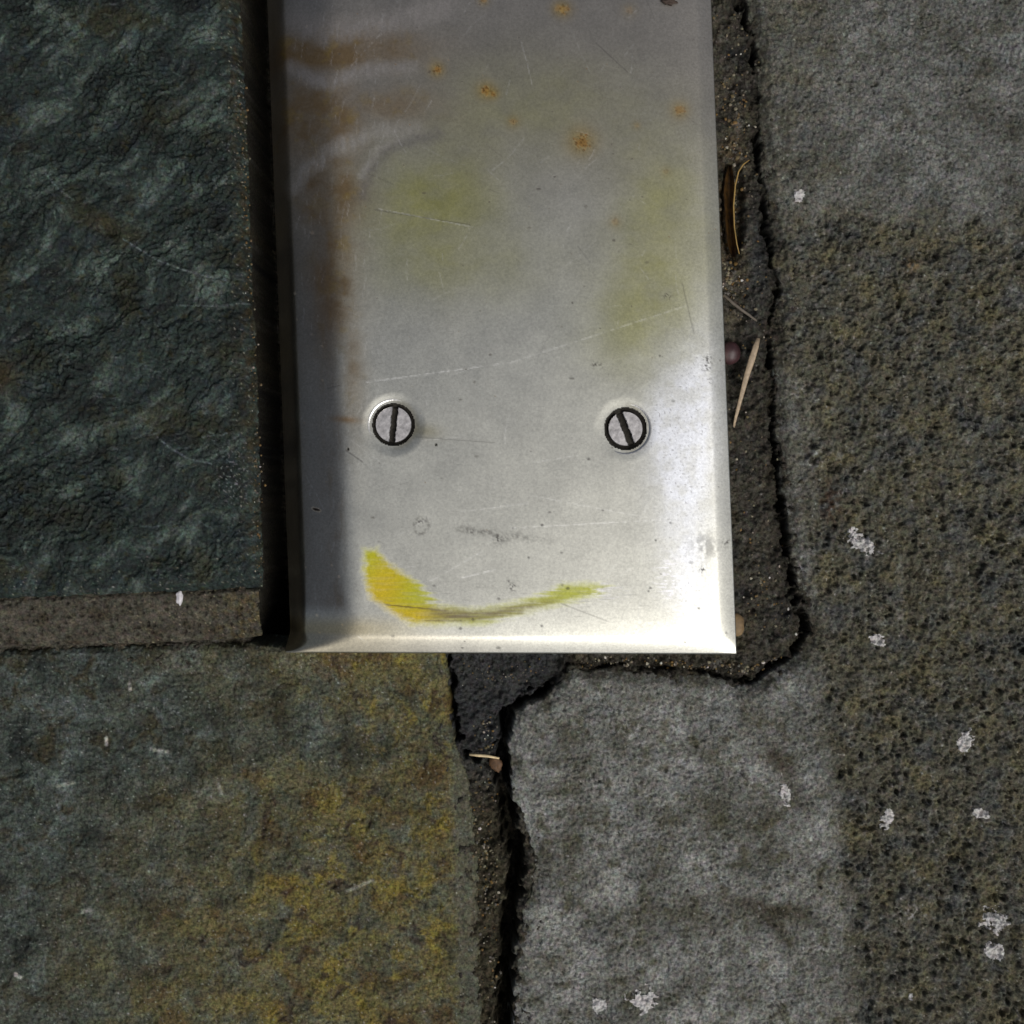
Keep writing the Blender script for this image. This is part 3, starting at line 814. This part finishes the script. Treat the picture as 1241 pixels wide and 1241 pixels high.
for s in ((722, 55, 760, 90, .5), (455, 256, 570, 274, .55), (826, 345, 840, 405, .5), (505, 530, 600, 537, .4), (680, 731, 735, 752, .5), (700, 300, 715, 320, .3), (420, 546, 440, 560, .7), (397, 471, 412, 468, .6)):
    scratch(scd, *s)
ii = np.where((vy > 695) & (vy < 790))[0]; s = slice(ii[0], ii[-1] + 1)
scd[s] = np.maximum(scd[s], 0.5 * sstep(0.3, 0.55, fbm(X[s] / 30, Y[s] / 1.8, 591, 2)) * sstep(690, 720, Y[s]) * sstep(765, 740, Y[s]) * sstep(430, 460, X[s]) * sstep(860, 800, X[s]) * 0.6)
scl = scl * sstep(18, 28, dl) * (1 - 0.8 * ya[..., 0]) * sstep(-0.35, 0.25, fbm(X / 7, Y / 7, 597, 3, 0.7))
rub = sstep(0.0, 0.35, fbm(X / 16, Y / 2.4, 595, 3, 0.6)) * np.maximum(blob(X, Y, 812, 700, 15, 24), 0.5 * blob(X, Y, 735, 718, 22, 9))
c = mixc(c, lin(238, 238, 244), np.clip(1.3 * rub, 0, 1))
c = mixc(c, lin(240, 240, 240), np.clip(scl, 0, 1) * 0.8)
c = mixc(c, lin(92, 88, 86), np.clip(scd, 0, 1) * 0.8)
rough = np.clip(rough + 0.15 * scl, 0.15, 0.85)

# vertical lip: one more ring of vertices at the sides and the front edge
def lipped(a, fl=lambda q: q):
    a = np.concatenate([a[:, :1], a, a[:, -1:]], 1)
    return np.concatenate([a, a[-1:]], 0)
zl = lipped(z); zl[:, -1] = -1.5; zl[-1, :] = -1.5; zl[:, 0] = zl[:, 1] - 0.6
hole = np.ones(X.shape, bool)
for (sx, sy_) in SCREWS:
    hole &= np.hypot(X - sx, Y - sy_) > 25.2
wx, wy = world_xy(X, Y, 4.0)
LX = lipped(wx); LX[:, 0] -= 0.0005 * 1.0
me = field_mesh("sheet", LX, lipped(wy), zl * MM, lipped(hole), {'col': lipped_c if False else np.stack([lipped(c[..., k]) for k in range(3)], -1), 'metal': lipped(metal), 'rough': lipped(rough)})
plate = bpy.data.objects.new("steel_plate", None)
COL.objects.link(plate)
plate.empty_display_size = 0.02
px0, py0, _ = P(610, 400, 0)
plate.location = (px0, py0, 0)
plate["label"] = "scuffed stainless steel cover plate with two slotted screws and a yellow paint smear"
plate["category"] = "metal plate"
def child(name, me, mat, parent, **props):
    o = link(name, me, mat, parent, **props)
    return o
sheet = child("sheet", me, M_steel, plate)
sheet.location = (-px0, -py0, 0)

M_screw = plain_mat('screw_steel', (0.60, 0.58, 0.57), 0.36, 0.4, 620, Metallic=1.0)
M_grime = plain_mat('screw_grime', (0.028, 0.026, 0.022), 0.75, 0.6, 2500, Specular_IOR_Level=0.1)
M_rim = plain_mat('worn_rim', (0.62, 0.62, 0.60), 0.3, 0.15, 1500, Metallic=1.0)

def lathe(name, prof, seg=72):
    bm = bmesh.new(); rings = []
    for r, zz_ in prof:
        rings.append([bm.verts.new((r * S * math.cos(2 * math.pi * i / seg), r * S * math.sin(2 * math.pi * i / seg), zz_ * MM)) for i in range(seg)])
    for a, b_ in zip(rings[:-1], rings[1:]):
        for i in range(seg):
            f = bm.faces.new((a[i], b_[i], b_[(i + 1) % seg], a[(i + 1) % seg])); f.smooth = True
    bmesh.ops.recalc_face_normals(bm, faces=bm.faces)
    for f in bm.faces:
        if f.normal.z < -0.01:
            f.normal_flip()
    me = bpy.data.meshes.new(name); bm.to_mesh(me); bm.free()
    return me

def screw_head(name, r, slot_w, depth, floor):
    """slotted countersunk head: two half-discs with bevelled rims, slot walls and slot floor."""
    bm = bmesh.new()
    for sgn in (1, -1):
        h = slot_w / 2
        prev = None
        for (rr, hh, zz_) in ((r * 0.975, h + 0.7, 0.02), (r, h, -0.12), (r * 0.99, h, -depth)):
            a0 = math.asin(min(1, hh / rr)); n = 40
            pts = [(rr * math.cos(a0 + (math.pi - 2 * a0) * i / n), rr * math.sin(a0 + (math.pi - 2 * a0) * i / n)) for i in range(n + 1)]
            # straight slot edge, slightly ragged
            m_ = 14
            x0, x1 = pts[-1][0], pts[0][0]
            pts += [(x0 + (x1 - x0) * i / m_, hh + 0.7 * math.sin(i * 2.3 + sgn) * math.sin(i * 1.1)) for i in range(1, m_)]
            ring = [bm.verts.new((x * S, sgn * y * S, zz_ * MM)) for x, y in pts]
            if prev is None:
                top = bm.faces.new(ring)
            else:
                k = len(ring)
                for i in range(k):
                    bm.faces.new((prev[i], ring[i], ring[(i + 1) % k], prev[(i + 1) % k]))
            prev = ring
    bmesh.ops.recalc_face_normals(bm, faces=bm.faces)
    for f in bm.faces:
        if len(f.verts) > 4 and f.normal.z < 0:
            f.normal_flip()
    me = bpy.data.meshes.new(name); bm.to_mesh(me); bm.free()
    return me

def disc(name, r, zz_):
    bm = bmesh.new()
    bmesh.ops.create_circle(bm, cap_ends=True, radius=r * S, segments=48)
    for v in bm.verts: v.co.z = zz_ * MM
    me = bpy.data.meshes.new(name); bm.to_mesh(me); bm.free()
    return me

for k, (sx, sy_) in enumerate(SCREWS):
    hr = 21.5 if k == 0 else 20.5
    ang = math.radians(84) if k == 0 else math.radians(-69)
    zt = ZP - (0.20 if k == 0 else 0.08)
    x0, y0, _ = P(sx, sy_, 4.0)
    o = child("screw", screw_head("screw", hr, 7.0 if k == 0 else 8.0, 1.9, 1.2), M_screw, plate, label="slotted screw, slot nearly upright" if k == 0 else "slotted screw, slot leaning left at the top")
    o.location = (x0 - px0, y0 - py0, (zt - 0.02) * MM)
    o.rotation_euler = (0.012, -0.01, ang)
    rim = child("countersink", lathe("countersink", [(31, 0.03), (29.2, 0.035), (27.6, -0.12), (25.9, -0.42), (23.8, -1.0), (hr - 0.2, -1.6)]), None, o)
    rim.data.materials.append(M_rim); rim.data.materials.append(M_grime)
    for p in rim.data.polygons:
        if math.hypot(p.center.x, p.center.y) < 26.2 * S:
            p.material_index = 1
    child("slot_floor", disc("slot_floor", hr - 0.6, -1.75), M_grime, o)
    # fragments of grit in the slot
# ------------------------------------------------------------------ loose things in the joints
def tube(name, pts, radii, mat, flat=1.0, seg=8, parent=None, **props):
    """pts: (px, py, z mm) along the middle; radii in plan units."""
    bm = bmesh.new(); rings = []
    P3 = [Vector(P(*p)) for p in pts]
    o0 = P3[len(P3) // 2].copy()
    for i, p in enumerate(P3):
        t = (P3[min(i + 1, len(P3) - 1)] - P3[max(i - 1, 0)]).normalized()
        sx_ = t.cross(Vector((0, 0, 1))).normalized(); sz = sx_.cross(t).normalized()
        r = radii[i] * S
        rings.append([bm.verts.new(p - o0 + sx_ * r * math.cos(2 * math.pi * j / seg) + sz * r * flat * math.sin(2 * math.pi * j / seg)) for j in range(seg)])
    for a, b_ in zip(rings[:-1], rings[1:]):
        for j in range(seg):
            f = bm.faces.new((a[j], a[(j + 1) % seg], b_[(j + 1) % seg], b_[j])); f.smooth = True
    bm.faces.new(rings[0][::-1]); bm.faces.new(rings[-1])
    bmesh.ops.recalc_face_normals(bm, faces=bm.faces)
    me = bpy.data.meshes.new(name); bm.to_mesh(me); bm.free()
    o = link(name, me, mat, parent, **props)
    o.location = o0
    return o
M_straw = plain_mat('dry_straw', lin(158, 140, 116), 0.6, 0.25, 1200)
M_straw2 = plain_mat('pale_straw', lin(200, 180, 140), 0.55, 0.2, 1200)
M_twig = plain_mat('dark_twig', lin(92, 84, 74), 0.7, 0.35, 1500)
M_berry = plain_mat('berry_skin', lin(58, 36, 38), 0.5, 0.3, 700)
M_pebble = plain_mat('tan_pebble', lin(112, 92, 64), 0.7, 0.25, 900)
M_husk = plain_mat('amber_husk', lin(86, 60, 24), 0.6, 0.8, 700, Transmission_Weight=0.1)
M_fibre = plain_mat('amber_fibre', lin(150, 122, 66), 0.6, 0.2, 900)
M_crumb = plain_mat('dark_crumb', lin(60, 48, 40), 0.8, 0.4, 2000)

tube("dry_stem", [(919, 410, 1.2), (916, 420, 1.5), (911, 436, 1.4), (905, 455, 1.0), (898, 482, 0.3), (892, 505, -0.6), (888, 524, -1.5)], [2.2, 3.6, 4.1, 3.5, 2.5, 1.9, 1.0], M_straw, flat=0.35,
     label="pale tan dry grass stem lying in the joint right of the plate", category="grass stem")
tube("twig", [(877, 357, 1.8), (888, 367, 1.6), (898, 375, 1.3), (908, 382, 1.0), (917, 389, 0.6)], [1.6, 1.9, 1.8, 1.6, 1.1], M_twig,
     label="thin dark twig lying across the joint above the brown berry", category="twig")
small_lump("berry", 884.5, 428, -1.2, 13, 14, 12, M_berry, None, 5, lump=0.06, label="round purplish brown berry half tucked under the plate's right edge", category="berry")
small_lump("pebble", 893, 757, -0.8, 9, 14, 8, M_pebble, None, 9, lump=0.16, label="small tan pebble beside the plate's lower right corner", category="pebble")
small_lump("crumb", 811, 2, ZP + 0.35, 8, 4, 3, M_crumb, None, 13, lump=0.7, label="dark crumb of dirt on the steel at the top right", category="dirt crumb")
small_lump("leaf_scrap", 601, 926, -1.2, 7, 10, 3, plain_mat('rusty_leaf', lin(80, 56, 32), 0.7, 0.4), None, 17, rot=0.3, lump=0.5, label="rust brown leaf scrap beside the short straw below the plate", category="leaf scrap")
tube("straw", [(569, 914.5, 0.9), (580, 915.5, 1.1), (592, 916.5, 1.0), (605, 919, 0.6)], [1.3, 1.8, 1.7, 1.2], M_straw2, label="short pale straw across the joint below the plate", category="straw")

# amber husk: a curled dry sliver with a pale fibre along its edge
husk = bpy.data.objects.new("dried_husk", None); COL.objects.link(husk)
hx, hy, hz = P(889, 255, -0.6); husk.location = (hx, hy, hz)
husk["label"] = "amber dried husk wedged between the plate's right edge and the mortar"; husk["category"] = "dried husk"
bm = bmesh.new(); rows = []
for i in range(25):
    t = i / 24; py = 200 + 112 * t
    cx = 885 + 3.5 * math.cos(math.pi * (t - 0.5)) * -1 + 4 * t
    w = 7.5 * (math.sin(math.pi * min(max(t, 0.02), 0.98)) ** 0.45) * (0.9 + 0.15 * math.sin(9 * t))
    row = []
    for j in range(9):
        u = j / 8 * 2 - 1
        zz_ = -2.2 + 2.8 * abs(u) ** 1.8 + 0.25 * math.sin(7 * t + 3 * u)
        v = Vector(P(cx + w * u, py, zz_)) - Vector((hx, hy, hz))
        row.append(bm.verts.new(v))
    rows.append(row)
for a, b_ in zip(rows[:-1], rows[1:]):
    for j in range(8):
        f = bm.faces.new((a[j], b_[j], b_[j + 1], a[j + 1])); f.smooth = True
bmesh.ops.solidify(bm, geom=list(bm.faces), thickness=0.00015)
me = bpy.data.meshes.new("husk_shell"); bm.to_mesh(me); bm.free()
link("shell", me, M_husk, husk)
fo = tube("fibre", [(908, 194, 0.8), (901, 199, 0.9), (895, 208, 0.9), (891, 225, 0.8), (889, 250, 0.7), (890, 275, 0.7), (893, 296, 0.6), (896, 308, 0.3)], [0.5, 0.8, 0.9, 0.9, 0.9, 0.8, 0.7, 0.5], M_fibre, parent=husk)
fo.location = fo.location - Vector((hx, hy, hz))

# ------------------------------------------------------------------ loose sand grains in the joints (uncountable)
R = random.Random(21)
pts = []
def scatter(n, fx, fy, r0, r1):
    for _ in range(n):
        pts.append((fx(), fy(), R.uniform(r0, r1)))
def sand_in(n, pl, w, r0, r1):
    for _ in range(n):
        i = R.randrange(len(pl) - 1); t = R.random()
        x = pl[i][0] + (pl[i + 1][0] - pl[i][0]) * t + R.gauss(0, w); y = pl[i][1] + (pl[i + 1][1] - pl[i][1]) * t + R.gauss(0, w * .6)
        pts.append((x, y, R.uniform(r0, r1)))
sand_in(330, [(890, 0), (895, 100), (897, 200), (900, 330), (905, 400), (912, 560), (925, 700), (940, 770)], 15, 0.6, 1.8)
sand_in(160, [(885, 80), (893, 180), (884, 320), (888, 350)], 7, 0.8, 2.4)
sand_in(260, [(590, 880), (588, 1000), (592, 1100), (596, 1241)], 8, 0.7, 1.9)
sand_in(160, [(700, 803), (780, 804), (860, 806), (900, 812), (950, 800)], 6, 0.7, 2.0)
sand_in(60, [(550, 810), (600, 820), (650, 810)], 16, 0.6, 1.3)
pa = np.array(pts)
zb = bed_height(pa[:, 0], pa[:, 1])
bm0 = bmesh.new(); bmesh.ops.create_icosphere(bm0, subdivisions=1, radius=1)
bco = np.array([v.co[:] for v in bm0.verts]); bfa = [[v.index for v in f.verts] for f in bm0.faces]; bm0.free()
vs, fs, cs_ = [], [], []
pal = [lin(126, 118, 96), lin(104, 88, 56), lin(165, 158, 142), lin(84, 80, 72), lin(116, 90, 44), lin(195, 190, 182)]
for (x, y, r), zz_ in zip(pts, zb):
    if zz_ < -7: continue
    o_ = len(vs) * 1
    x0, y0, _ = P(x, y, 0)
    sc = np.array([R.uniform(.8, 1.3), R.uniform(.8, 1.3), R.uniform(.6, 1.0)]) * r * S
    q = bco * sc * (1 + 0.25 * np.array([[R.uniform(-1, 1)] for _ in bco])) + np.array([x0, y0, zz_ * MM + r * S * 0.4])
    base = len(vs); vs.extend(q.tolist()); fs.extend([[base + k for k in f] for f in bfa])
    cc = R.choices(pal, [5, 5, 1, 6, 3, 0.5])[0]
    cs_.extend([cc] * len(bco))
for i in range(260):
    y = R.uniform(90, 700) if R.random() < .8 else R.gauss(560, 40)
    t = y / 713
    x = 291 + 26 * t + R.gauss(-6, 5)
    r = R.uniform(0.6, 1.7)
    zz_ = ZA - 2.6 * max(0.0, 1 - max(0.0, (291 + 26 * t - x)) / 24) ** 2 - 0.3
    x0, y0, _ = P(x, y, ZA)
    q = bco * r * S * np.array([R.uniform(.8, 1.3), R.uniform(.8, 1.3), R.uniform(.6, 1.0)]) + np.array([x0, y0, zz_ * MM])
    base = len(vs); vs.extend(q.tolist()); fs.extend([[base + k for k in f] for f in bfa])
    cc = R.choices(pal, [4, 6, 1, 5, 6, 0.6])[0]
    cs_.extend([cc * 0.8] * len(bco))
me = bpy.data.meshes.new("sand_grains"); me.from_pydata(vs, [], fs); me.update()
at = me.attributes.new('col', 'FLOAT_COLOR', 'POINT')
at.data.foreach_set("color", np.concatenate([np.array(cs_), np.ones((len(vs), 1))], 1).astype(np.float32).ravel())
M_sand = stone_mat('sand', k=0.8, grain=0.2, chroma=0.2, bump=0.2, rough=0.6, spec=0.5)
link("sand_grains", me, M_sand, None, kind="stuff", label="loose sand and grit in the joints round the plate", category="sand")

# ------------------------------------------------------------------ ground below and around the paving
X, Y = np.meshgrid(np.linspace(-15000, 16000, 40), np.linspace(-15000, 16000, 40))
wx, wy = world_xy(X, Y, 0)
c = np.zeros(X.shape + (3,)) + lin(92, 90, 84)
me = field_mesh("ground", wx, wy, np.full(X.shape, -60 * MM), np.ones(X.shape, bool), {'col': c})
link("ground", me, M_mortar, None, kind="structure", label="dark ground under and around the paving stones")
